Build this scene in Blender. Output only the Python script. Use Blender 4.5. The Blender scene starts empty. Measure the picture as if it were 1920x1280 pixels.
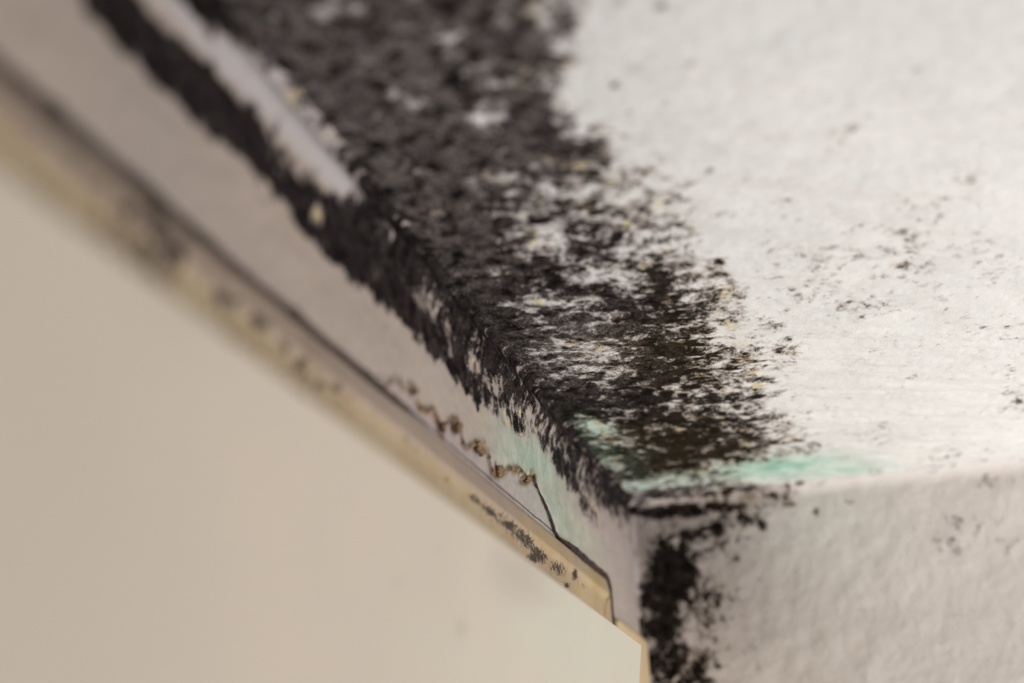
import bpy, bmesh, math
import numpy as np
from mathutils import Vector, Matrix
sc = bpy.context.scene
COL = sc.collection
H = 2.2                                   # height of the recess soffit above the floor

# ------------------------------------------------------------------ camera
F = 2667.0                                # focal length in pixels of the 1920x1280 frame (50 mm on 36 mm)
def _ray(px, py): return np.array([(px-960)/F, -(py-640)/F, -1.0])
def _n(v): return v/np.linalg.norm(v)
_X = _n(_ray(1716, 1590))
_Y = _n(np.cross(np.cross(_ray(1180, 945), _ray(1480, 912)), _X)); _Y = -_Y if _Y[0] > 0 else _Y
_Z = _n(np.cross(_X, _Y))
RW = np.array([_X, _Y, _Z])               # camera -> world
CAM = -(RW @ _ray(1180, 945))*0.8         # 0.8 m short of the inner corner (the origin)
cam = bpy.data.cameras.new('camera'); cam.lens = 50; cam.sensor_width = 36; cam.clip_start = .01
cam.dof.use_dof = True; cam.dof.focus_distance = 0.565; cam.dof.aperture_fstop = 5.6
co = bpy.data.objects.new('camera', cam); COL.objects.link(co)
co.matrix_world = Matrix.Translation(Vector((CAM[0], CAM[1], CAM[2]+H))) @ Matrix(RW.tolist()).to_4x4()
sc.camera = co

# ------------------------------------------------------------------ light and exposure
sc.view_settings.view_transform = 'Standard'; sc.view_settings.look = 'None'
sc.view_settings.gamma = 1; sc.view_settings.use_curve_mapping = False
sc.view_settings.exposure = 0.0
w = bpy.data.worlds.new('room_light'); sc.world = w; w.use_nodes = True
bg = w.node_tree.nodes['Background']; bg.inputs[0].default_value = (.90, .94, 1, 1); bg.inputs[1].default_value = 0.25
def area(name, loc, target, size, power, colr):
    l = bpy.data.lights.new(name, 'AREA'); l.energy = power; l.color = colr; l.shape = 'RECTANGLE'; l.size = size; l.size_y = size
    o = bpy.data.objects.new(name, l); COL.objects.link(o); o.location = loc
    o.rotation_euler = (Vector(target)-Vector(loc)).to_track_quat('-Z', 'Y').to_euler()
    return o
area('room_window_light', (-.20, -.82, H-.72), (-.06, -.1, H), .42, 9.4, (1, .985, .96))
area('side_wall_fill', (-1.9, -1.3, H-.75), (0, -.12, H-.1), .9, 3, (1, .96, .9))  # unseen fill, added to light the side wall from the left

# ------------------------------------------------------------------ helpers
def value_noise(P, seed):                 # P (n,3) -> smooth noise in -1..1
    i = np.floor(P).astype(np.int64); f = P-i; u = f*f*(3-2*f)
    def h(a, b, c):
        n = (a*374761393 + b*668265263 + c*2147483647 + seed*974634777) & 0xffffffff
        n = ((n ^ (n >> 13))*1274126177) & 0xffffffff
        return ((n ^ (n >> 16)) & 0xffff)/32767.5-1
    x, y, z = i[:, 0], i[:, 1], i[:, 2]; ux, uy, uz = u[:, 0], u[:, 1], u[:, 2]
    def lx(b, c): return h(x, b, c)*(1-ux)+h(x+1, b, c)*ux
    def ly(c): return lx(y, c)*(1-uy)+lx(y+1, c)*uy
    return ly(z)*(1-uz)+ly(z+1)*uz
def fbm(P, scale, octv, seed, rough=.5):
    P = np.asarray(P, float)*np.asarray(scale, float); s = 0; a = 1; t = 0
    for k in range(octv):
        s = s+a*value_noise(P*(2.03**k)+k*17.3, seed+k); t += a; a *= rough
    return s/t
def project(P):                           # where a point of the corner stands in the photograph (for surveying the stains)
    c = (np.asarray(P)-CAM) @ RW
    d = np.maximum(-c[:, 2], .02)
    return 960+F*c[:, 0]/d, 640-F*c[:, 1]/d
def hit(px, py, ax, val):
    d = RW @ _ray(px, py); t = (val-CAM[ax])/d[ax]; return CAM+t*d
def sstep(a, b, x):
    t = np.clip((x-a)/(b-a), 0, 1); return t*t*(3-2*t)

def mesh_obj(name, V, Fc, mat, parent=None, smooth=True, attrs=None):
    me = bpy.data.meshes.new(name); V = np.asarray(V, float); Fc = np.asarray(Fc, np.int32)
    me.vertices.add(len(V)); me.vertices.foreach_set('co', V.ravel())
    k = Fc.shape[1]
    me.loops.add(Fc.size); me.loops.foreach_set('vertex_index', Fc.ravel())
    me.polygons.add(len(Fc)); me.polygons.foreach_set('loop_start', np.arange(0, Fc.size, k, dtype=np.int32))
    me.polygons.foreach_set('loop_total', np.full(len(Fc), k, np.int32))
    me.polygons.foreach_set('use_smooth', np.full(len(Fc), smooth))
    me.update(calc_edges=True); me.validate()
    for nm, a in (attrs or {}).items():
        at = me.attributes.new(nm, 'FLOAT', 'POINT'); at.data.foreach_set('value', np.asarray(a, np.float32))
    me.materials.append(mat)
    o = bpy.data.objects.new(name, me); COL.objects.link(o)
    if parent: o.parent = parent
    else: o.location = (0, 0, H)
    return o
def grid_faces(nu, nv, flip=False, off=0):
    i, j = np.meshgrid(np.arange(nu-1), np.arange(nv-1), indexing='ij')
    a = (i*nv+j).ravel(); Fq = np.stack([a, a+nv, a+nv+1, a+1], 1)+off
    return Fq[:, ::-1] if flip else Fq
def with_back(V, Fc, nu, nv, axis, depth):
    """close a height-field grid into a solid slab: side skirts and a back face"""
    n0 = len(V); idx = np.arange(nu*nv).reshape(nu, nv)
    rim = np.concatenate([idx[:, 0], idx[-1, 1:], idx[-2::-1, -1], idx[0, -2:0:-1]])
    B = V[rim].copy(); B[:, axis] = depth
    m = len(rim); a = rim; b = np.roll(rim, -1); c = n0+np.roll(np.arange(m), -1); d = n0+np.arange(m)
    S = np.stack([a, d, c, b], 1)
    cen = n0+m; V2 = np.concatenate([V, B, B.mean(0, keepdims=True)])
    T = np.stack([d, np.full(m, cen), np.full(m, cen), c], 1)      # fan written as degenerate quads
    me_f = np.concatenate([Fc, S])
    return V2, me_f, T[:, [0, 1, 3]]
def axis_samples(a, b, fine, coarse, f0, f1):
    """samples a..b, fine step inside f0..f1, coarse outside"""
    out = []
    if a < f0: out += list(np.arange(a, f0, coarse))
    out += list(np.arange(max(a, f0), min(b, f1), fine))
    if b > f1: out += list(np.arange(f1, b, coarse))
    out.append(b); return np.array(out)

# ------------------------------------------------------------------ where the mould has grown (survey, 60 px cells of the photo)
SURVEY = """
9 9 9 9 9 9 9 9 8 8 7 8 8 8 8 7 7 6.2 2.2 2 1 0 0 0 0 0 0 0 0 0 0 0
9 9 9 9 9 9 9 9 9 8 8 8 7 8 7 8 8 6.2 1.2 1 0 0 0 0 0 0 0 0 0 0 0 0
9 9 9 9 9 9 9 9 9 9 8 8 7 8 6 7 7 5.2 1.2 2 1 0 0 0 0 0 0 0 0 0 0 0
9 9 9 9 9 9 9 9 9 9 8 9 8 8 7 6 8 4.2 1.2 2 1 0 0 0 0 0 0 1 1 0 0 0
9 9 9 9 9 9 9 9 9 9 9 8 8 8 8.3 8.3 8.5 7.3 6.3 2.7 1.7 1.7 0 0 0 1 1 1 1 0 0 0
9 9 9 9 9 9 9 9 9 9 9 9 8 8 8.5 6.3 6.3 7.3 4.3 4.7 3.7 2.7 2 2 2 1 1 0 0 0 0 0
9 9 9 9 9 9 9 9 9 9 9 9 9 7 8.5 7.3 5.3 6.3 6.3 4.7 3.7 2.7 2 1 2 1 1 2 2 2 1 0
9 9 9 9 9 9 9 9 9 9 9 9 9 9 8.3 6.3 6.3 5.3 6.3 4.7 4.7 3.7 1 2 2 2 2 2 2 1 1 1
9 9 9 9 9 9 9 9 9 9 9 9 9 9 8.5 7.3 7.3 8.3 5.3 5.7 4.7 4.7 4 1 2 2 2 3 3 1 1 1
9 9 9 9 9 9 9 9 9 9 9 9 9 9 8.5 8.5 6.3 6.3 6.3 7.7 7.7 5.7 5 3 2 1 1 1 1 2 1 1
9 9 9 9 9 9 9 9 9 9 9 9 9 9 9 9 7 6 6 7 7 6 4 3 3 2 2 2 1 2 2 2
9 9 9 9 9 9 9 9 9 9 9 9 9 9 9 9 8 6 6 6 8 7 5 5 3 2 2 2 2 1 1 2
9 9 9 9 9 9 9 9 9 9 9 9 9 9 9 9 9 8 8 7 7 6 6 5 2 2 2 2 1 1 1 3
9 9 9 9 9 9 9 9 9 9 9 9 9 9 9 9 9 9 8 7 7 8 7 6 5 2 2 1 1 2 1 1
9 9 9 9 9 9 9 9 9 9 9 9 9 9 9 9 9 9 9 8 8 8 8 7 5 4 1 1 1 1 1 1
9 9 9 9 9 9 9 9 9 9 9 9 9 9 9 9 9 9 9 8 7 6 6 5 4 2 1 1 2 2 1 1
9 9 9 9 9 9 9 9 9 9 9 9 9 9 9 9 9 9 9 8 7 6 6 5 3 1 1 1 1 1 1 1
"""
SUR = np.array([[float(c) for c in r.split()] for r in SURVEY.strip().split('\n')])/9.
def survey(px, py):
    gx = np.clip((px-30)/60., 0, SUR.shape[1]-1.001); gy = np.clip((py-30)/60., 0, SUR.shape[0]-1.001)
    i = np.floor(gx).astype(int); j = np.floor(gy).astype(int); u = gx-i; v = gy-j
    return (SUR[j, i]*(1-u)+SUR[j, i+1]*u)*(1-v)+(SUR[j+1, i]*(1-u)+SUR[j+1, i+1]*u)*v
def blobs(px, py, L, soft=1.0):
    """L: (cx, cy, rx, ry, angle_deg, strength) -> max of soft ellipses"""
    s = np.zeros_like(px)
    for cx, cy, rx, ry, a, k in L:
        c, q = math.cos(math.radians(a)), math.sin(math.radians(a))
        x = ((px-cx)*c+(py-cy)*q)/rx; y = (-(px-cx)*q+(py-cy)*c)/ry
        s = np.maximum(s, k*np.exp(-(x*x+y*y)**1.3*.9*soft))
    return s

# ------------------------------------------------------------------ materials
class NT:
    def __init__(s, name, rough=.85, spec=.25):
        s.m = bpy.data.materials.new(name); s.m.use_nodes = True; s.t = s.m.node_tree; s.n = s.t.nodes; s.l = s.t.links
        s.b = s.n['Principled BSDF']; s.b.inputs['Roughness'].default_value = rough
        s.b.inputs['Specular IOR Level'].default_value = spec
        tc = s.n.new('ShaderNodeTexCoord'); s.co = tc.outputs['Object']
    def set(s, sock, v):
        if hasattr(v, 'links'): s.l.new(v, sock)
        else: sock.default_value = v
    def math(s, op, a, b=0., c=0., clamp=False):
        n = s.n.new('ShaderNodeMath'); n.operation = op; n.use_clamp = clamp
        for k, v in enumerate((a, b, c)): s.set(n.inputs[k], v)
        return n.outputs[0]
    def noise(s, scale, detail=4, rough=.6, co=None, dist=0., off=None):
        n = s.n.new('ShaderNodeTexNoise'); n.inputs['Scale'].default_value = scale; n.inputs['Detail'].default_value = detail
        n.inputs['Roughness'].default_value = rough; n.inputs['Distortion'].default_value = dist
        c = co or s.co
        if off is not None:
            mp = s.n.new('ShaderNodeMapping'); s.l.new(c, mp.inputs[0]); mp.inputs['Location'].default_value = off; c = mp.outputs[0]
        s.l.new(c, n.inputs['Vector']); return n.outputs['Fac']
    def mapping(s, scale, rot=(0, 0, 0)):
        mp = s.n.new('ShaderNodeMapping'); s.l.new(s.co, mp.inputs[0]); mp.inputs['Scale'].default_value = scale
        mp.inputs['Rotation'].default_value = rot; return mp.outputs[0]
    def step(s, x, a, b, lo=0., hi=1.):
        n = s.n.new('ShaderNodeMapRange'); n.interpolation_type = 'SMOOTHSTEP'
        s.set(n.inputs[0], x); s.set(n.inputs[1], a); s.set(n.inputs[2], b); s.set(n.inputs[3], lo); s.set(n.inputs[4], hi); return n.outputs[0]
    def mix(s, f, a, b):
        n = s.n.new('ShaderNodeMix'); n.data_type = 'RGBA'; s.set(n.inputs[0], f)
        for sock, v in ((n.inputs[6], a), (n.inputs[7], b)):
            if isinstance(v, tuple): v = v if len(v) == 4 else v+(1,)
            s.set(sock, v)
        return n.outputs[2]
    def attr(s, nm):
        n = s.n.new('ShaderNodeAttribute'); n.attribute_name = nm; return n.outputs['Fac']
    def bump(s, h, strength, dist):
        n = s.n.new('ShaderNodeBump'); n.inputs['Strength'].default_value = strength; n.inputs['Distance'].default_value = dist
        s.l.new(h, n.inputs['Height']); s.l.new(n.outputs[0], s.b.inputs['Normal'])
    def out(s, c): s.l.new(c, s.b.inputs['Base Color']); return s.m

def plaster(name, paint, paint2, squash=(1, 1, 1)):
    """old wall paint with mould: attributes mould (how much), green, olive, bare"""
    t = NT(name, .95, .04)
    d = t.attr('mould'); g = t.attr('green'); ol = t.attr('olive'); bare = t.attr('bare')
    sq = t.mapping(squash)
    n0 = t.noise(62, 3, .55, sq)
    n1 = t.noise(150, 5, .62, sq, .3)
    n2 = t.noise(520, 4, .65, sq, 0, (3, 1, 7))
    n3 = t.noise(1700, 3, .7, sq, 0, (1, 9, 2))
    v = t.math('ADD', t.math('MULTIPLY', n0, .26), t.math('MULTIPLY', n1, .36))
    v = t.math('ADD', v, t.math('MULTIPLY', n2, .20)); v = t.math('ADD', v, t.math('MULTIPLY', n3, .18))
    v = t.math('ADD', t.math('MULTIPLY', t.math('SUBTRACT', v, .5), 4.6), .5)
    vo = t.n.new('ShaderNodeTexVoronoi'); vo.inputs['Scale'].default_value = 210
    wv = t.n.new('ShaderNodeVectorMath'); wv.operation = 'MULTIPLY_ADD'; nn = t.n.new('ShaderNodeTexNoise'); nn.inputs['Scale'].default_value = 420; nn.inputs['Detail'].default_value = 3
    t.l.new(sq, nn.inputs['Vector']); t.l.new(nn.outputs['Color'], wv.inputs[0]); wv.inputs[1].default_value = (.0045, .0045, .0045); t.l.new(sq, wv.inputs[2]); t.l.new(wv.outputs[0], vo.inputs['Vector'])
    v = t.math('ADD', v, t.math('MULTIPLY', t.math('SUBTRACT', .46, vo.outputs['Distance']), .38))
    q = t.math('ADD', v, t.math('MULTIPLY', t.math('SUBTRACT', d, .5), 1.3))
    dark = t.step(q, .46, .78)                   # colonies
    haze = t.step(q, .22, .60)                   # thin brownish growth around them; on the side wall also painted corner shading
    # paint
    p = t.mix(t.step(t.noise(14, 4, .6), .35, .65), paint, paint2)
    p = t.mix(t.math('MULTIPLY', t.step(t.noise(900, 3, .7), .55, .75), .10), p, (.30, .26, .24))
    p = t.mix(t.math('MULTIPLY', t.attr('white'), .9), p, (.47, .43, .435))
    gn = t.step(t.noise(75, 4, .65, sq, 0, (5, 5, 5)), .38, .62)
    gcol = t.mix(gn, (.15, .46, .33), (.52, .74, .60))
    p = t.mix(t.math('MULTIPLY', g, .95, clamp=True), p, gcol)
    # yellow flecks where the growth is thick
    yf = t.math('MULTIPLY', t.step(t.noise(95, 2, .5, sq, 0, (8, 2, 4)), .57, .66), t.step(d, .3, .55))
    p = t.mix(t.math('MULTIPLY', yf, .8), p, (.66, .53, .24))
    # bare undercoat, also the tint of the side wall's pink area and painted falloff
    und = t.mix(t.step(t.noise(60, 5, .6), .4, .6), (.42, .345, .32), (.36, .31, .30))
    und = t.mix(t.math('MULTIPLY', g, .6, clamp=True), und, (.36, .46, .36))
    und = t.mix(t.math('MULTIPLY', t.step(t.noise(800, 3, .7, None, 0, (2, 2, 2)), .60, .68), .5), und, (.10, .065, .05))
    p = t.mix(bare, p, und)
    rust = t.attr('rust')
    rn = t.math('MULTIPLY', rust, t.step(t.noise(260, 4, .7), .25, .50), clamp=True)
    p = t.mix(rn, p, t.mix(t.step(t.noise(330, 3, .6), .42, .6), (.19, .105, .045), (.05, .028, .018)))
    # mould colour
    mdark = t.mix(ol, (.0065, .0042, .0042), (.014, .0095, .0045))
    mgrey = t.mix(ol, (.20, .17, .162), (.15, .115, .075))
    mgrey = t.mix(t.math('MULTIPLY', g, .9, clamp=True), mgrey, (.055, .17, .115))
    mg = t.step(t.noise(150, 5, .7, sq, 0, (4, 8, 1)), .36, .66)
    mg2 = t.step(t.noise(1300, 3, .75, sq, 0, (7, 7, 1)), .35, .70)
    grey_amt = t.math('MULTIPLY', t.math('MULTIPLY', mg, mg2), t.math('ADD', t.math('MULTIPLY', t.attr('grey'), 1.9), .30), clamp=True)
    mc = t.mix(grey_amt, mdark, mgrey)
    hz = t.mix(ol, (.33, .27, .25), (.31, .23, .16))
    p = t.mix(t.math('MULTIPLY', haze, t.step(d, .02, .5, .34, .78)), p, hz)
    p = t.mix(t.math('MULTIPLY', dark, t.step(d, .05, .42, .55, 1.)), p, mc)
    h = t.math('ADD', t.math('MULTIPLY', t.noise(420, 5, .65), .7), t.math('MULTIPLY', dark, .25))
    h = t.math('ADD', h, t.math('MULTIPLY', n3, .35))
    t.bump(h, .48, .0011)
    return t.out(p)

M_soffit = plaster('mouldy_white_paint', (.80, .79, .77), (.76, .755, .74), (1, 1, 1))
M_side = plaster('mouldy_side_paint', (.82, .765, .73), (.76, .70, .66), (1, 1, 1))
M_strip = plaster('mouldy_pink_paint', (.425, .345, .295), (.395, .33, .29), (1, 1, 1))

def plain(name, a, b, rough=.6, nscale=20, speck=None, bumpd=.0003, spec=.3):
    t = NT(name, rough, spec)
    p = t.mix(t.step(t.noise(nscale, 5, .6), .35, .65), a, b)
    if speck: p = t.mix(t.math('MULTIPLY', t.step(t.noise(500, 3, .7), .64, .72), .6), p, speck)
    t.bump(t.noise(400, 4, .6), .3, bumpd); return t.out(p)

# frame: aged cream paint, yellowing towards the opening, mould specks where surveyed
def frame_mat():
    t = NT('aged_cream_gloss_paint', .5, .35)
    base = t.mix(t.step(t.noise(35, 4, .6), .35, .65), (.37, .285, .225), (.33, .255, .205))
    yel = t.mix(t.step(t.noise(50, 4, .6), .4, .6), (.40, .285, .15), (.43, .33, .19))
    p = t.mix(t.attr('yellow'), base, yel)
    d = t.attr('mould')
    v = t.math('ADD', t.math('MULTIPLY', t.noise(480, 4, .6), .55), t.math('MULTIPLY', t.noise(1500, 3, .7), .45))
    v = t.math('ADD', t.math('MULTIPLY', t.math('SUBTRACT', v, .5), 3.6), .5)
    q = t.math('ADD', v, t.math('MULTIPLY', t.math('SUBTRACT', d, .5), 1.3))
    p = t.mix(t.math('MULTIPLY', t.step(q, .36, .62), .55), p, (.27, .17, .10))
    p = t.mix(t.step(q, .50, .62), p, (.028, .016, .011))
    t.bump(t.noise(500, 4, .6), .35, .0004)
    return t.out(p)
M_frame = frame_mat()

def sash_mat():
    t = NT('pale_beige_eggshell_paint', .55, .3)
    p = t.mix(t.step(t.noise(9, 4, .55), .35, .65), (.53, .45, .37), (.50, .43, .355))
    g = t.attr('green'); gr = t.attr('grey')
    p = t.mix(t.math('MULTIPLY', t.math('MULTIPLY', g, t.step(t.noise(38, 4, .6), .3, .62, .55, 1.)), .62), p, (.48, .495, .405))
    p = t.mix(gr, p, (.36, .31, .275))
    p = t.mix(t.math('MULTIPLY', t.step(t.noise(700, 2, .5), .70, .75), .5), p, (.30, .24, .19))
    # hair-fine scratches
    for rot, sc_, off in ((.5, (14, 1400, 300), 0), (-.9, (1100, 20, 20), 3)):
        n = t.noise(1, 2, .5, t.mapping(sc_, (0, rot, 0)))
        p = t.mix(t.math('MULTIPLY', t.step(n, .69, .73), .25), p, (.36, .33, .27))
    p = t.mix(t.attr('mould'), p, (.20, .15, .12))
    t.bump(t.noise(260, 5, .6), .25, .0004)
    return t.out(p)
M_sash = sash_mat()
M_seal = plain('black_mouldy_sealant', (.022, .014, .011), (.045, .030, .024), .8, 120, (.10, .08, .04), .0008)
M_cap = plain('yellowed_cream_plastic', (.60, .45, .27), (.55, .42, .27), .45, 25)
M_flake = plain('torn_brown_paint', (.25, .155, .08), (.10, .06, .035), .8, 160, (.45, .36, .22), .0006)
M_room = plain('room_wall_paint', (.72, .70, .66), (.70, .68, .65), .9, 8)
M_floor = plain('floor_boards', (.30, .23, .16), (.26, .19, .13), .6, 6)

# ------------------------------------------------------------------ soffit
RD = -.50                                  # the recess opens to the room at this depth
def soffit():
    xs = axis_samples(-1.35, .012, .0011, .008, -.60, .012)
    ys = axis_samples(RD, .012, .0011, .004, -.235, .012)
    gx, gy = np.meshgrid(xs, ys, indexing='ij'); P = np.stack([gx.ravel(), gy.ravel(), 0*gx.ravel()], 1)
    c, s = math.cos(.32), math.sin(.32)    # trowel ripples run slightly askew to the recess depth
    a = P[:, 0]*c+P[:, 1]*s; b = -P[:, 0]*s+P[:, 1]*c
    Q = np.stack([a, b, 0*a], 1)
    z = .0017*fbm(Q, (60, 15, 1), 3, 5) + .0012*fbm(Q, (170, 42, 1), 3, 7) + .0004*fbm(P, 95, 3, 9) + .00028*fbm(P, 420, 3, 11)
    z += .0022*fbm(P, 9, 2, 21)
    rim = sstep(0, .05, -P[:, 1])
    P[:, 2] = z*(.35+.65*rim)+.0004
    px, py = project(P)
    d = survey(px+9*fbm(P, 70, 2, 31), py+9*fbm(P, 70, 2, 33))
    d = np.maximum(d, blobs(px, py, [(1195, 340, 32, 22, 20, .62), (1350, 492, 14, 10, 0, .75), (1260, 575, 110, 26, 8, .80),
        (1265, 660, 70, 34, 0, .88), (1325, 580, 26, 12, 0, .8), (1475, 657, 38, 15, 0, .55), (1690, 495, 38, 12, -12, .50), (1580, 500, 30, 14, 0, .42), (1630, 657, 28, 8, 0, .42),
        (1420, 712, 42, 12, -5, .72), (1260, 770, 120, 26, 6, .8), (1330, 850, 110, 18, 0, .88), (1150, 160, 8, 8, 0, .7), (1180, 210, 10, 6, 0, .7),
        (1240, 12, 16, 12, 0, .5), (1130, 243, 30, 8, 5, .70), (1110, 240, 30, 14, 0, .6), (1030, 290, 50, 14, -15, .8), (1000, 235, 40, 50, 0, .9), (985, 230, 30, 50, 0, .95),
        (1295, 435, 20, 14, 0, .55), (1155, 435, 16, 24, 0, .62), (1120, 395, 45, 20, 0, .7), (1720, 135, 26, 14, 0, .42), (1590, 240, 40, 10, -10, .36), (1430, 300, 60, 14, 0, .30), (1300, 120, 16, 12, 0, .34), (1350, 190, 30, 8, 0, .32), (1250, 190, 40, 8, 0, .34), (1640, 210, 60, 12, -25, .30), (1590, 235, 20, 8, 0, .34), (1905, 750, 20, 14, -30, .5),
        (1480, 355, 50, 16, 0, .3), (900, 640, 60, 70, 40, 1.0), (1230, 700, 220, 12, -4, .75), (990, 700, 60, 40, 40, .95), (1560, 265, 60, 14, -25, .26)]))
    d = d-blobs(px, py, [(770, 190, 26, 20, 0, .26), (905, 225, 44, 20, -10, .24), (790, 150, 20, 14, 0, .2), (850, 75, 22, 16, 0, .28), (755, 50, 26, 15, 0, .24), (665, 8, 34, 16, 0, .30),
        (960, 320, 30, 40, 30, .14), (1020, 455, 55, 16, -10, .14), (1080, 500, 50, 20, 0, .08), (930, 350, 45, 22, 0, .12),
        (1260, 800, 60, 10, 10, .12), (1120, 700, 70, 10, 0, .12), (1090, 655, 90, 14, 0, .16), (1010, 560, 80, 14, 0, .12), (1450, 880, 150, 24, -4, .46), (1290, 895, 90, 16, -4, .34), (1070, 795, 90, 26, 12, .36), (1185, 912, 50, 12, -4, .35), (968, 752, 22, 14, 0, .45), (1110, 860, 70, 30, 30, .22), (1560, 700, 90, 60, 0, .10), (1480, 560, 60, 25, 0, .2)])
    d = np.maximum(d, .98*sstep(.022, .003, -P[:, 1])*sstep(-.05, -.12, P[:, 0]))
    d = d-.34*blobs(px, py, [(968, 752, 24, 15, 0, 1), (1062, 800, 95, 18, 8, .9), (1020, 775, 40, 14, 30, .7), (1195, 911, 60, 10, -4, .5), (1110, 850, 80, 26, 20, .40), (1090, 820, 120, 40, 15, .28)])
    d = np.maximum(d, .10+.20*sstep(-.15, .5, fbm(P, 22, 2, 35))*sstep(1300, 1500, px)*sstep(120, 330, py))
    g = blobs(px, py, [(965, 752, 28, 18, 10, .85), (1075, 800, 95, 34, 10, .80), (1180, 910, 60, 14, -4, .7), (1265, 893, 110, 17, -4, .75),
        (1430, 876, 150, 26, -4, .80), (1560, 876, 100, 22, 0, .52), (1090, 870, 70, 36, 40, .5), (1110, 850, 130, 60, 20, .62), (1640, 885, 60, 12, 0, .25)])
    ol = blobs(px, py, [(1260, 840, 210, 70, 5, .95), (1300, 660, 190, 90, 0, .8), (1350, 520, 160, 70, 0, .6), (1180, 350, 150, 80, 0, .35)])
    gr = 1-sstep(820, 1250, px+.55*(py-300))*1.0
    gr = np.maximum(gr, blobs(px, py, [(1060, 650, 160, 80, 0, .75), (1120, 850, 90, 50, 30, .8)]))
    A = dict(mould=np.clip(d, 0, 1), green=g, olive=ol, grey=gr, bare=0*d, rust=0*d)
    n = len(P); V, Fq, T = with_back(P, grid_faces(len(xs), len(ys), True), len(xs), len(ys), 2, .06)
    for k in A: A[k] = np.concatenate([A[k], np.full(len(V)-n, .2)])
    o = mesh_obj('ceiling', V, Fq, M_soffit, attrs=A); cap(o, T); o['kind'] = 'structure'
    return o
def cap(o, T):
    bm = bmesh.new(); bm.from_mesh(o.data); bm.verts.ensure_lookup_table()
    for a, b, c in T:
        try: bm.faces.new((bm.verts[a], bm.verts[b], bm.verts[c]))
        except ValueError: pass
    bmesh.ops.recalc_face_normals(bm, faces=bm.faces); bm.to_mesh(o.data); bm.free()

def fillet(d, r):
    d = np.clip(d, 0, r); return r-np.sqrt(np.maximum(r*r-(r-d)**2, 0))

# ------------------------------------------------------------------ side wall (right jamb)
def side_wall():
    ys = -axis_samples(-.012, -RD, .0013, .004, .0, .235)[::-1]
    t = np.concatenate([np.arange(-.012, .012, .0007), np.arange(.012, .17, .0013), np.arange(.17, 1.2, .03)])
    zs = -t[::-1]
    gy, gz = np.meshgrid(ys, zs, indexing='ij'); P = np.stack([0*gy.ravel(), gy.ravel(), gz.ravel()], 1)
    x = -fillet(-P[:, 2], .007)-fillet(-P[:, 1]+.0, .0035)
    x += .0010*fbm(P, 28, 3, 41)+.0006*fbm(P, 110, 3, 43)+.0002*fbm(P, 420, 2, 47)
    P[:, 0] = x
    px, py = project(P)
    w1 = 6*fbm(P, 90, 2, 51)
    # the low growth near the inner corner, then a tone for corner shading
    d = blobs(px+w1, py+w1, [(1262, 957, 95, 17, -2, .98), (1350, 950, 60, 12, -6, .9), (1300, 918, 190, 18, -4, .80), (1200, 935, 50, 14, 0, .55), (1400, 930, 90, 40, -5, .46), (1320, 1110, 80, 150, 0, .47), (1360, 1000, 90, 40, 0, .50), (1250, 1010, 60, 30, 0, .55), (1385, 975, 60, 26, 0, .62), (1430, 985, 12, 14, 0, .75), (1395, 985, 24, 14, 0, .62),
        (1345, 995, 16, 26, 0, .86), (1300, 1002, 50, 18, -15, .72), (1262, 1070, 50, 50, 0, 1.25), (1245, 1110, 46, 60, 0, 1.2), (1235, 1170, 50, 60, 0, .92), (1250, 1240, 60, 60, 0, .84),
        (1300, 1120, 50, 60, 0, .62), (1330, 1175, 40, 60, 0, .46), (1310, 1250, 40, 50, 0, .70), (1345, 1130, 10, 10, 0, .70), (1325, 1215, 9, 9, 0, .75),
        (1332, 1035, 12, 10, 0, .70), (1485, 950, 16, 7, 0, .66), (1528, 957, 9, 10, 0, .72), (1590, 940, 12, 6, 0, .5), (1290, 1280, 60, 40, 0, .8), (1450, 935, 60, 30, 0, .42)], .8)
    d = np.maximum(d, .30*blobs(px, py, [(1820, 1000, 130, 60, 10, 1), (1640, 1150, 300, 30, 0, .6), (1860, 900, 60, 20, 0, 1.2), (1750, 880, 30, 8, 0, 1.3)]))
    d = np.maximum(d, .08+.26*sstep(1560, 1240, px))  # haze rises towards the inner corner: its shading put into the colour
    g = 0*d; ol = blobs(px, py, [(1420, 940, 160, 30, 0, .6), (1300, 1200, 120, 160, 0, .3)])
    pink_falloff = .98*blobs(px, py, [(1195, 1010, 50, 90, 0, 1), (1200, 1120, 30, 110, 0, .9), (1270, 975, 110, 40, 0, .8), (1340, 1100, 130, 190, 0, .55), (1300, 940, 160, 26, -4, .7)])  # pink discolouration; the broad blobs also paint the light falloff
    A = dict(mould=np.clip(d, 0, 1), green=g, olive=ol, grey=0*d, bare=pink_falloff, rust=0*d)
    n = len(P); V, Fq, T = with_back(P, grid_faces(len(ys), len(zs), True), len(ys), len(zs), 0, .08)
    for k in A: A[k] = np.concatenate([A[k], np.full(len(V)-n, .1)])
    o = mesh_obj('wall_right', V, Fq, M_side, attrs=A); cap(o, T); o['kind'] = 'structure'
    return o

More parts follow.
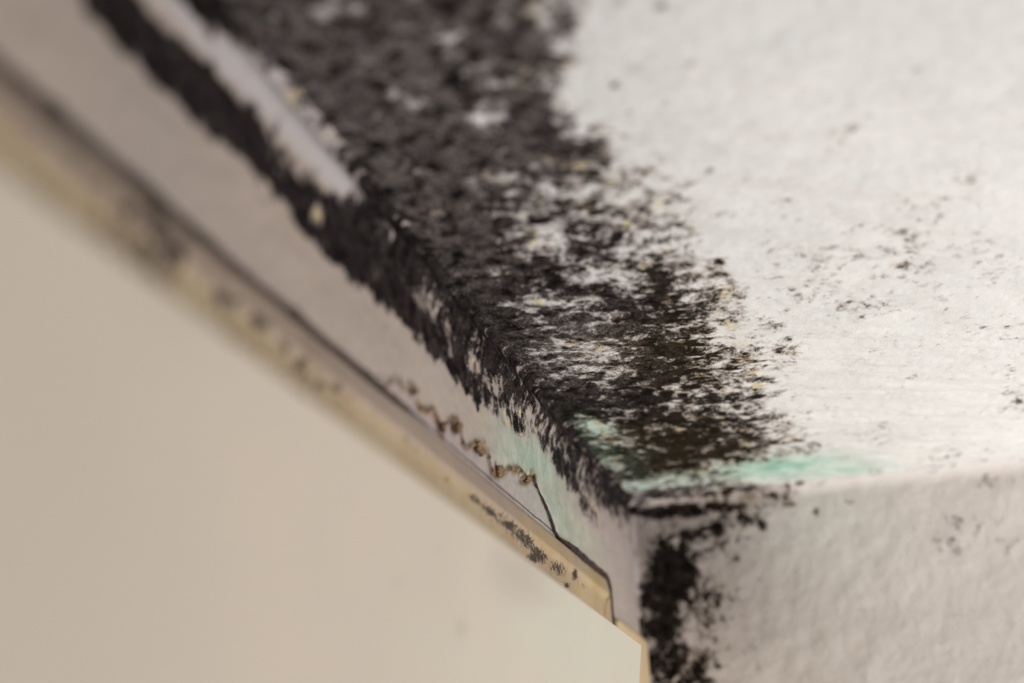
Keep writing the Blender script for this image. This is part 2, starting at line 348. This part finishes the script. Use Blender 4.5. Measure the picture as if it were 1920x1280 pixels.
# ------------------------------------------------------------------ wall strip above the window
TORN = [(690, 725), (703, 712), (712, 716), (722, 728), (735, 710), (748, 714), (757, 732), (768, 722), (779, 728), (782, 746), (791, 766), (803, 772), (815, 768), (823, 790), (826, 812),
        (834, 822), (838, 800), (848, 786), (860, 788), (867, 802), (868, 826), (874, 842), (886, 838), (898, 830), (912, 836), (917, 858), (921, 880), (932, 894), (944, 888), (952, 882), (962, 880),
        (972, 884), (982, 898), (990, 890), (1000, 888), (1003, 905), (1012, 925), (1024, 948), (1034, 975), (1043, 1000), (1052, 1018), (1068, 1035), (1085, 1050), (1110, 1068), (1130, 1085)]
def window_wall():
    xs = axis_samples(-1.35, .004, .0007, .008, -.62, .004)
    zs = -np.concatenate([np.arange(-.012, .085, .0007), [.1]])[::-1]
    gx, gz = np.meshgrid(xs, zs, indexing='ij'); P = np.stack([gx.ravel(), 0*gx.ravel(), gz.ravel()], 1)
    dep = -P[:, 2]
    wob = .0016*fbm(np.stack([P[:, 0], 0*dep, 0*dep], 1), 26, 3, 61)
    # rounded bulge of thick paint just under the crease, then a soft cove
    bul = .0030*np.exp(-((dep-.0085-wob*1.5)/.0050)**2)
    y = -fillet(dep, .0035)-bul*sstep(-.02, -.10, P[:, 0])
    y += -.0010*fbm(P, (22, 1, 60), 3, 63)*sstep(.0, .01, dep)+.0003*fbm(P, 300, 3, 65)
    px, py = project(P)
    tx = np.array([a for a, b in TORN]); ty = np.array([b for a, b in TORN])
    jag = 2.2*fbm(P, 420, 2, 71)
    e = (py+jag)-np.interp(px+jag, tx, ty)
    inside = (px > 692) & (px < 1128)
    bare = np.where(inside, sstep(-1.0, 1.5, e), 0)*sstep(.03, .036, dep)
    y += bare*.0007
    lip = np.where(inside, np.exp(-((e+3)/4.)**2), 0)*sstep(.03, .036, dep)
    y -= lip*.0011*sstep(-.3, .3, fbm(P, 140, 2, 94))
    P[:, 1] = y
    # mould under the crease: band with a ragged lower edge that thins towards the inner corner
    X = P[:, 0]
    lineq = np.stack([X, 0*X, 0*X], 1)
    low = .0340+.0016*sstep(-.48, -.58, X)+.0026*fbm(P, 45, 3, 81)+.0030*fbm(P, 210, 2, 83)
    low = np.where(X > -.28, low-.010*sstep(-.28, -.18, X), low)
    band = sstep(low+.0028, low-.0042, dep)
    wx = px+16*fbm(P, 55, 3, 85)*sstep(700, 300, px)+8*fbm(P, 200, 3, 87); wy = py+12*fbm(P, 70, 3, 89)
    # pale bulge left bare of mould towards the near end
    rid = blobs(wx, wy, [(345, 50, 90, 12, 50, 1.0), (420, 116, 60, 18, 50, 1.0), (488, 178, 80, 28, 50, 1.0), (567, 265, 80, 32, 52, 1.0), (618, 325, 50, 24, 52, .95), (635, 350, 25, 12, 50, .5), (590, 400, 10, 20, 0, .5), (300, 5, 60, 15, 50, .9)], .55)
    dd = band*(1.0-.13*sstep(-.45, -.3, X)-.24*sstep(-.33, -.2, X)*sstep(.006, .02, dep)*1.0)
    pal = blobs(px, py, [(990, 830, 70, 18, 55, .55), (1040, 900, 100, 16, 58, .55), (800, 575, 60, 15, 52, .35), (705, 430, 50, 12, 52, .25), (900, 700, 60, 10, 52, .28), (960, 800, 60, 30, 50, .3)])
    dd = dd*(1-rid)-pal
    dd = np.maximum(dd, blobs(px, py, [(1060, 880, 80, 20, 60, .85), (1100, 950, 50, 20, 60, .66), (965, 790, 50, 16, 55, .75), (240, 118, 12, 10, 0, .5)]))
    dd = np.maximum(dd, .06)
    dd = np.where(px > 1128, np.minimum(dd, .55*sstep(1010, 930, py)+.34), dd)
    rust = np.where(inside, np.exp(-((e+1.5)/7.5)**2)*1.3*sstep(1015, 985, px), 0)*sstep(.03, .036, dep)
    rust = rust*sstep(-.35, .25, fbm(P, 150, 2, 93)+.25)*.8+.0
    rust = np.maximum(rust, 1.15*blobs(px, py, [(778, 733, 7, 9, 0, .9), (792, 765, 5, 6, 0, .9), (830, 800, 6, 10, 0, .9), (858, 800, 8, 14, 0, 1), (898, 838, 18, 8, 20, 1), (935, 885, 12, 12, 30, 1), (985, 903, 12, 8, 0, .8), (1000, 895, 6, 8, 0, 1), (720, 722, 4, 12, 0, .6)]))
    g = blobs(px, py, [(1000, 870, 90, 60, 45, .75), (1030, 960, 80, 50, 50, .62), (960, 800, 60, 30, 50, .5), (1080, 1000, 70, 30, 50, .45)])*.62
    g = np.where(bare > .5, g, g*.8)
    bare = np.maximum(bare, .7*blobs(px, py, [(1165, 1010, 40, 90, -10, 1), (1175, 1100, 26, 80, 0, .5)]))
    gr = np.full_like(g, .05)
    A = dict(mould=np.clip(dd, 0, 1), green=g, olive=0*g, grey=gr, bare=bare, rust=rust, white=sstep(.0175, .0125, dep)*sstep(-.30, -.36, X))
    n = len(P); V, Fq, T = with_back(P, grid_faces(len(xs), len(zs), False), len(xs), len(zs), 1, .10)
    for k in A: A[k] = np.concatenate([A[k], np.full(len(V)-n, .0)])
    o = mesh_obj('wall_back', V, Fq, M_strip, attrs=A); cap(o, T); o['kind'] = 'structure'
    return o
soffit(); side_wall(); window_wall()

# ------------------------------------------------------------------ window: frame ring, sealant, sash flap, corner cap
win = bpy.data.objects.new('window_1', None); COL.objects.link(win); win.location = (0, 0, H); win['kind'] = 'structure'
FX1, FZ1 = -.0995, -.0600                   # outer top right corner of the frame
FX0, FZ0 = -1.15, -.60
RO = .0065
def ring_path(d, nx=700, nz=260):
    """points of the rounded frame outline moved inward by d; the same count for every d"""
    r = max(RO-d, 0.); e = max(d-RO, 0.)
    cs = [(FX0+RO, FZ1-RO, 1), (FX1-RO, FZ1-RO, 0), (FX1-RO, FZ0+RO, 3), (FX0+RO, FZ0+RO, 2)]
    arcs = []
    for cx, cz, q in cs:
        a0 = {1: math.pi, 0: math.pi/2, 3: 0, 2: -math.pi/2}[q]
        sx = {1: 1, 0: -1, 3: -1, 2: 1}[q]; sz = {1: -1, 0: -1, 3: 1, 2: 1}[q]
        arcs.append([(cx+r*math.cos(a0-k/8*math.pi/2)+sx*e, cz+r*math.sin(a0-k/8*math.pi/2)+sz*e) for k in range(9)])
    out = []
    for k in range(4):
        out += arcs[k]; p = arcs[k][-1]; q = arcs[(k+1) % 4][0]
        n = nx if k == 0 else (nz if k == 1 else 40)
        out += [(p[0]+(q[0]-p[0])*i/n, p[1]+(q[1]-p[1])*i/n) for i in range(1, n)]
    return np.array(out)
def frame():
    prof = [(0., .012), (0., .0), (0., -.0015), (.0003, -.0026), (.0009, -.0032)]
    prof += [(.0015+.0008*k, -.0034-.00022*k) for k in range(1, 10)]                # slightly swelling upper bead
    prof += [(.0095, -.0052), (.0103, -.0048), (.011, -.0042)]
    prof += [(.0112+.0012*k, -.0040) for k in range(1, 30)]
    prof += [(.047, -.0038), (.0485, -.003), (.0485, .004), (.0485, .018), (.047, .02), (.01, .02)]
    rows = []
    for d, y in prof:
        p = ring_path(d); rows.append(np.stack([p[:, 0], np.full(len(p), y), p[:, 1]], 1))
    V = np.concatenate(rows); m = len(rows[0]); n = len(rows)
    dcol = np.repeat([d for d, y in prof], m)
    V[:, 2] += .0078*(V[:, 0]-FX1)
    V[:, 1] += (-.0004*fbm(V, (30, 1, 30), 3, 91))*(dcol > .0005)*(V[:, 1] < .001)
    i, j = np.meshgrid(np.arange(n), np.arange(m), indexing='ij')
    a = (i*m+j).ravel(); b = (i*m+(j+1) % m).ravel(); c = (((i+1) % n)*m+(j+1) % m).ravel(); e = (((i+1) % n)*m+j).ravel()
    Fq = np.stack([a, b, c, e], 1)
    px, py = project(V)
    spots = [(100, 212, 20, 14, 0, .9), (160, 240, 22, 14, 30, .6), (55, 250, 60, 22, 30, .35), (130, 295, 30, 18, 30, .6), (178, 345, 18, 14, 0, .55), (215, 390, 16, 12, 30, .45), (240, 395, 20, 14, 30, .65), (300, 440, 16, 14, 0, .95), (322, 475, 19, 16, 0, 1), (348, 455, 14, 12, 0, .7),
        (415, 555, 16, 11, 30, .95), (440, 568, 13, 10, 30, .85), (485, 605, 17, 9, 30, .95), (425, 500, 40, 10, 40, .5), (535, 655, 10, 8, 0, .85), (563, 682, 9, 11, 0, .9), (605, 720, 12, 7, 20, .7), (630, 727, 12, 7, 20, .75), (655, 745, 8, 6, 0, .6),
        (703, 770, 10, 7, 0, .5), (760, 820, 12, 6, 35, .55), (838, 898, 7, 5, 0, .8), (780, 840, 60, 10, 40, .40), (480, 600, 200, 26, 38, .40), (250, 400, 200, 30, 38, .40),
        (890, 935, 22, 7, 38, .82), (918, 958, 22, 8, 40, .86), (955, 985, 16, 9, 40, .95), (985, 1012, 30, 14, 40, .78), (1010, 1040, 26, 12, 40, .80), (1000, 1045, 14, 10, 40, .9), (1045, 1065, 24, 16, 40, .62), (1078, 1078, 7, 12, 0, .86), (1063, 1097, 6, 6, 0, .9),
        (960, 990, 90, 18, 38, .56), (1090, 1095, 20, 14, 40, .4)]
    spots = [(a, b, rx*1.35 if a < 700 else rx, ry*1.45 if a < 700 else ry, q, k) for a, b, rx, ry, q, k in spots]
    mo = blobs(px, py, spots)
    mo = np.maximum(mo, .50*np.exp(-(dcol/.0012)**2)); mo = np.maximum(mo, .10+sstep(760, 560, px)*(.30+.30*fbm(V, 60, 2, 95)))
    yel = sstep(.0085, .012, dcol)*.75
    yel = np.maximum(yel, blobs(px, py, [(1110, 1105, 60, 60, 0, 1), (1030, 1030, 90, 30, 40, .9), (900, 950, 120, 24, 38, .45)]))
    o = mesh_obj('window_frame', V, Fq, M_frame, win, attrs=dict(mould=mo, yellow=yel))
    fix(o); return o
def fix(o):
    bm = bmesh.new(); bm.from_mesh(o.data); bmesh.ops.recalc_face_normals(bm, faces=bm.faces); bm.to_mesh(o.data); bm.free()
frame()

def tube(P, R, k=8):
    """closed-end tube through P with radius list R"""
    P = np.asarray(P); n = len(P); T = np.gradient(P, axis=0); T /= np.linalg.norm(T, axis=1, keepdims=True)
    U = np.cross(T, [0, 1, 0]); U /= np.linalg.norm(U, axis=1, keepdims=True); W = np.cross(T, U)
    V = []
    for a in range(k):
        t = 2*math.pi*a/k; V.append(P+(U*math.cos(t)+W*math.sin(t))*R[:, None])
    V = np.stack(V, 1).reshape(-1, 3)
    i, j = np.meshgrid(np.arange(n-1), np.arange(k), indexing='ij')
    Fq = np.stack([(i*k+j).ravel(), (i*k+(j+1) % k).ravel(), ((i+1)*k+(j+1) % k).ravel(), ((i+1)*k+j).ravel()], 1)
    V = np.concatenate([V, P[:1], P[-1:]]); c0, c1 = len(V)-2, len(V)-1
    caps = [(c0, c0, (a+1) % k, a) for a in range(k)]
    return V, Fq, c0, c1, k, n
def sealant():
    p = ring_path(-.0006, 900, 400)
    n1 = 9+900+9+400
    p = p[9-2:n1-30]
    P = np.stack([p[:, 0], np.full(len(p), -.0034), p[:, 1]+.0078*(p[:, 0]-FX1)], 1)
    px, py = project(P)
    L = np.concatenate([[0], np.cumsum(np.linalg.norm(np.diff(P, axis=0), axis=1))]); Q = np.stack([L, 0*L, 0*L], 1)
    r = .00115+.00035*fbm(Q, 60, 3, 101)+.00030*fbm(Q, 400, 2, 103)
    thin = sstep(700, 830, px)*sstep(1075, 1045, px)*(P[:, 2] > -.062)
    r = r*(1-.84*thin)
    r = np.maximum(r, .00016)
    lump = blobs(px, py, [(97, 196, 20, 20, 0, .0007), (548, 588, 9, 9, 0, .0007), (1085, 1050, 30, 30, 0, .0005), (1145, 1130, 30, 60, 0, .0004)])
    r = r+lump
    w2 = fbm(Q, 22, 3, 105)*.0011*(1-thin)*(P[:, 0] < -.125)+fbm(Q, 150, 2, 107)*.0003
    P[:, 2] += w2
    V, Fq, c0, c1, k, n = tube(P, r)
    o = mesh_obj('sealant_bead', V, Fq, M_seal, win); o['label'] = 'blackened cracked sealant line along the frame'
    cap(o, [(c0, (a+1) % k, a) for a in range(k)]+[(c1, (n-1)*k+a, (n-1)*k+(a+1) % k) for a in range(k)])
    # the crack that climbs from the frame to the torn paint
    pts = [(1000, 893), (1006, 910), (1020, 940), (1032, 970), (1040, 995), (1052, 1018), (1068, 1034), (1088, 1051), (1110, 1068)]
    C = np.array([hit(a, b, 1, -.0006) for a, b in pts])
    t = np.linspace(0, len(pts)-1, 90); P = np.stack([np.interp(t, range(len(pts)), C[:, q]) for q in range(3)], 1)
    Q = np.stack([t, 0*t, 0*t], 1); r = .00035+.00045*sstep(1, 5, t)+.00025*fbm(Q, 3, 2, 111); r = np.maximum(r, .00012)
    P[:, 2] += .0004*fbm(Q, 4, 2, 113)
    V, Fq, c0, c1, k, n = tube(P, r, 6)
    o = mesh_obj('paint_crack', V, Fq, M_seal, win); o['label'] = 'dark mouldy crack edge in the peeling paint'
    cap(o, [(c0, (a+1) % k, a) for a in range(k)]+[(c1, (n-1)*k+a, (n-1)*k+(a+1) % k) for a in range(k)])
sealant()

def rounded_slab(name, x0, x1, z0, z1, yf, yb, r, bev, mat, nx, nz, attrf=None, parent=None, relief=0):
    """slab in the XZ plane with rounded outline and bevelled front; front face is a fine grid"""
    xs = np.linspace(x0, x1, nx); zs = np.linspace(z0, z1, nz)
    # cluster samples at the borders
    def clus(a, b, n):
        e = np.array([0, .15, .4, .7, 1])*max(bev, r); return np.unique(np.concatenate([a+e, np.linspace(a+max(bev, r), b-max(bev, r), n), b-e]))
    xs = clus(x0, x1, nx); zs = clus(z0, z1, nz)
    gx, gz = np.meshgrid(xs, zs, indexing='ij'); X = gx.ravel().copy(); Z = gz.ravel().copy()
    # pull the corner squares onto the rounded outline
    for cx, cz, sx, sz in ((x0+r, z0+r, -1, -1), (x1-r, z0+r, 1, -1), (x0+r, z1-r, -1, 1), (x1-r, z1-r, 1, 1)):
        dx = (X-cx)*sx; dz = (Z-cz)*sz; m = (dx > 1e-9) & (dz > 1e-9)
        L = np.hypot(dx, dz); M_ = np.maximum(dx, dz); k = np.where(m, M_/np.maximum(L, 1e-9), 1)
        X = np.where(m, cx+dx*k*sx, X); Z = np.where(m, cz+dz*k*sz, Z)
    qx = np.maximum(np.maximum(x0+r-X, X-(x1-r)), 0); qz = np.maximum(np.maximum(z0+r-Z, Z-(z1-r)), 0)
    inner = np.minimum(np.minimum(X-x0, x1-X), np.minimum(Z-z0, z1-Z))
    dist = np.where((qx > 0) & (qz > 0), r-np.hypot(qx, qz), inner)
    y = yf+fillet(dist, bev)*1.0
    P = np.stack([X, y, Z], 1)
    if relief: P[:, 1] += relief*fbm(P, (14, 1, 14), 3, 121)*sstep(0, .003, dist)
    n = len(P); V, Fq, T = with_back(P, grid_faces(len(xs), len(zs)), len(xs), len(zs), 1, yb)
    A = attrf(P) if attrf else {}
    A = {k: np.concatenate([v, np.full(len(V)-n, v[0])]) for k, v in A.items()}
    o = mesh_obj(name, V, Fq, mat, parent, attrs=A); cap(o, T); return o

o = rounded_slab('corner_cap', -.0965, -.0115, -.58, -.0775, -.0060, .006, .0060, .0016, M_cap, 30, 120, None, win)
o['label'] = 'yellowed round-cornered cover strip beside the frame'

# sash flap, tilted a little into the room at the top
cr = hit(1203, 1208, 0, -.185)
SX1, SY, SZ1 = cr
TH = math.radians(8)
def sash():
    root = bpy.data.objects.new('window_sash', None)
    def attrf(P):
        W = P.copy()                        # local (x, y, z) of the flap -> recess coordinates
        c, s = math.cos(TH), math.sin(TH)
        dy, dz = P[:, 1], P[:, 2]
        W[:, 0] = P[:, 0]+SX1; W[:, 1] = SY+dy*c-dz*s; W[:, 2] = SZ1+dy*s+dz*c
        px, py = project(W)
        g = blobs(px, py, [(1100, 1200, 170, 110, 40, .95), (1030, 1110, 90, 50, 38, .8), (900, 1240, 160, 70, 20, .4)], .7)
        gr = blobs(px, py, [(975, 1080, 60, 45, 40, .55), (940, 1050, 25, 40, 0, .4), (1010, 1110, 40, 22, 20, .35)])
        mo = blobs(px, py, [(821, 1027, 8, 8, 0, .75), (866, 1175, 9, 8, 0, .35), (742, 1095, 9, 9, 0, .25), (1056, 1060, 1.5, 2, 0, .9), (1108, 1063, 1, 1, 0, .0)])
        return dict(green=g, grey=gr, mould=mo)
    o = rounded_slab('window_sash', -.86, 0, -.44, 0, 0, .016, .0006, .0005, M_sash, 420, 130, attrf, win, .0)
    o.matrix_local = Matrix.Translation(Vector((SX1, SY, SZ1))) @ Matrix.Rotation(TH, 4, 'X')
    o['label'] = 'plain beige painted sash panel'
    bpy.data.objects.remove(root)
    return o
sash()

def back_board():
    bm = bmesh.new(); bmesh.ops.create_cube(bm, size=1)
    for v in bm.verts: v.co = Vector((-.626+v.co.x*1.02, .056+v.co.y*.012, -.334+v.co.z*.50))
    me = bpy.data.meshes.new('frame_backing'); bm.to_mesh(me); bm.free(); me.materials.append(M_sash)
    o = bpy.data.objects.new('frame_backing', me); COL.objects.link(o); o.parent = win
back_board()

# ------------------------------------------------------------------ curled flakes of old paint on the torn edge
wall = bpy.data.objects['wall_back']
def flake(px_, py_, L, W, rot, seed):
    c = hit(px_, py_, 1, -.0012)-np.array([0, 0, 0])
    n, m = 26, 14
    u, v = np.meshgrid(np.linspace(-1, 1, n), np.linspace(-1, 1, m), indexing='ij'); u = u.ravel(); v = v.ravel()
    S = np.stack([u*1.3+seed, v*1.3, 0*u], 1)
    k = 1+.35*fbm(S, 1.6, 3, seed)
    rr = np.sqrt(np.maximum(1-.5*v*v, 0)); ss = np.sqrt(np.maximum(1-.5*u*u, 0))
    a = u*rr*k*L; b = v*ss*k*W
    hgt = .0003+.0010*(np.maximum(0, v*.5+.5))**2+.0004*fbm(S, 2.5, 3, seed+3)
    ca, sa = math.cos(rot), math.sin(rot)
    P = np.stack([a*ca-b*sa, -np.maximum(hgt, 0), a*sa+b*ca], 1)+c
    V, Fq, T = with_back(P, grid_faces(n, m), n, m, 1, -.0002)
    o = mesh_obj('paint_flake', V, Fq, M_flake, wall); cap(o, T)
    o['label'] = 'curled brown flake of old paint'
for q in ((778, 735, .0011, .0007, .6, 2), (832, 800, .0008, .0016, .3, 5), (859, 802, .0013, .0018, -.3, 8), (900, 842, .0030, .0011, -.5, 11),
          (937, 884, .0028, .0014, -.7, 14), (989, 899, .0022, .0010, -.3, 17)):
    flake(*q)
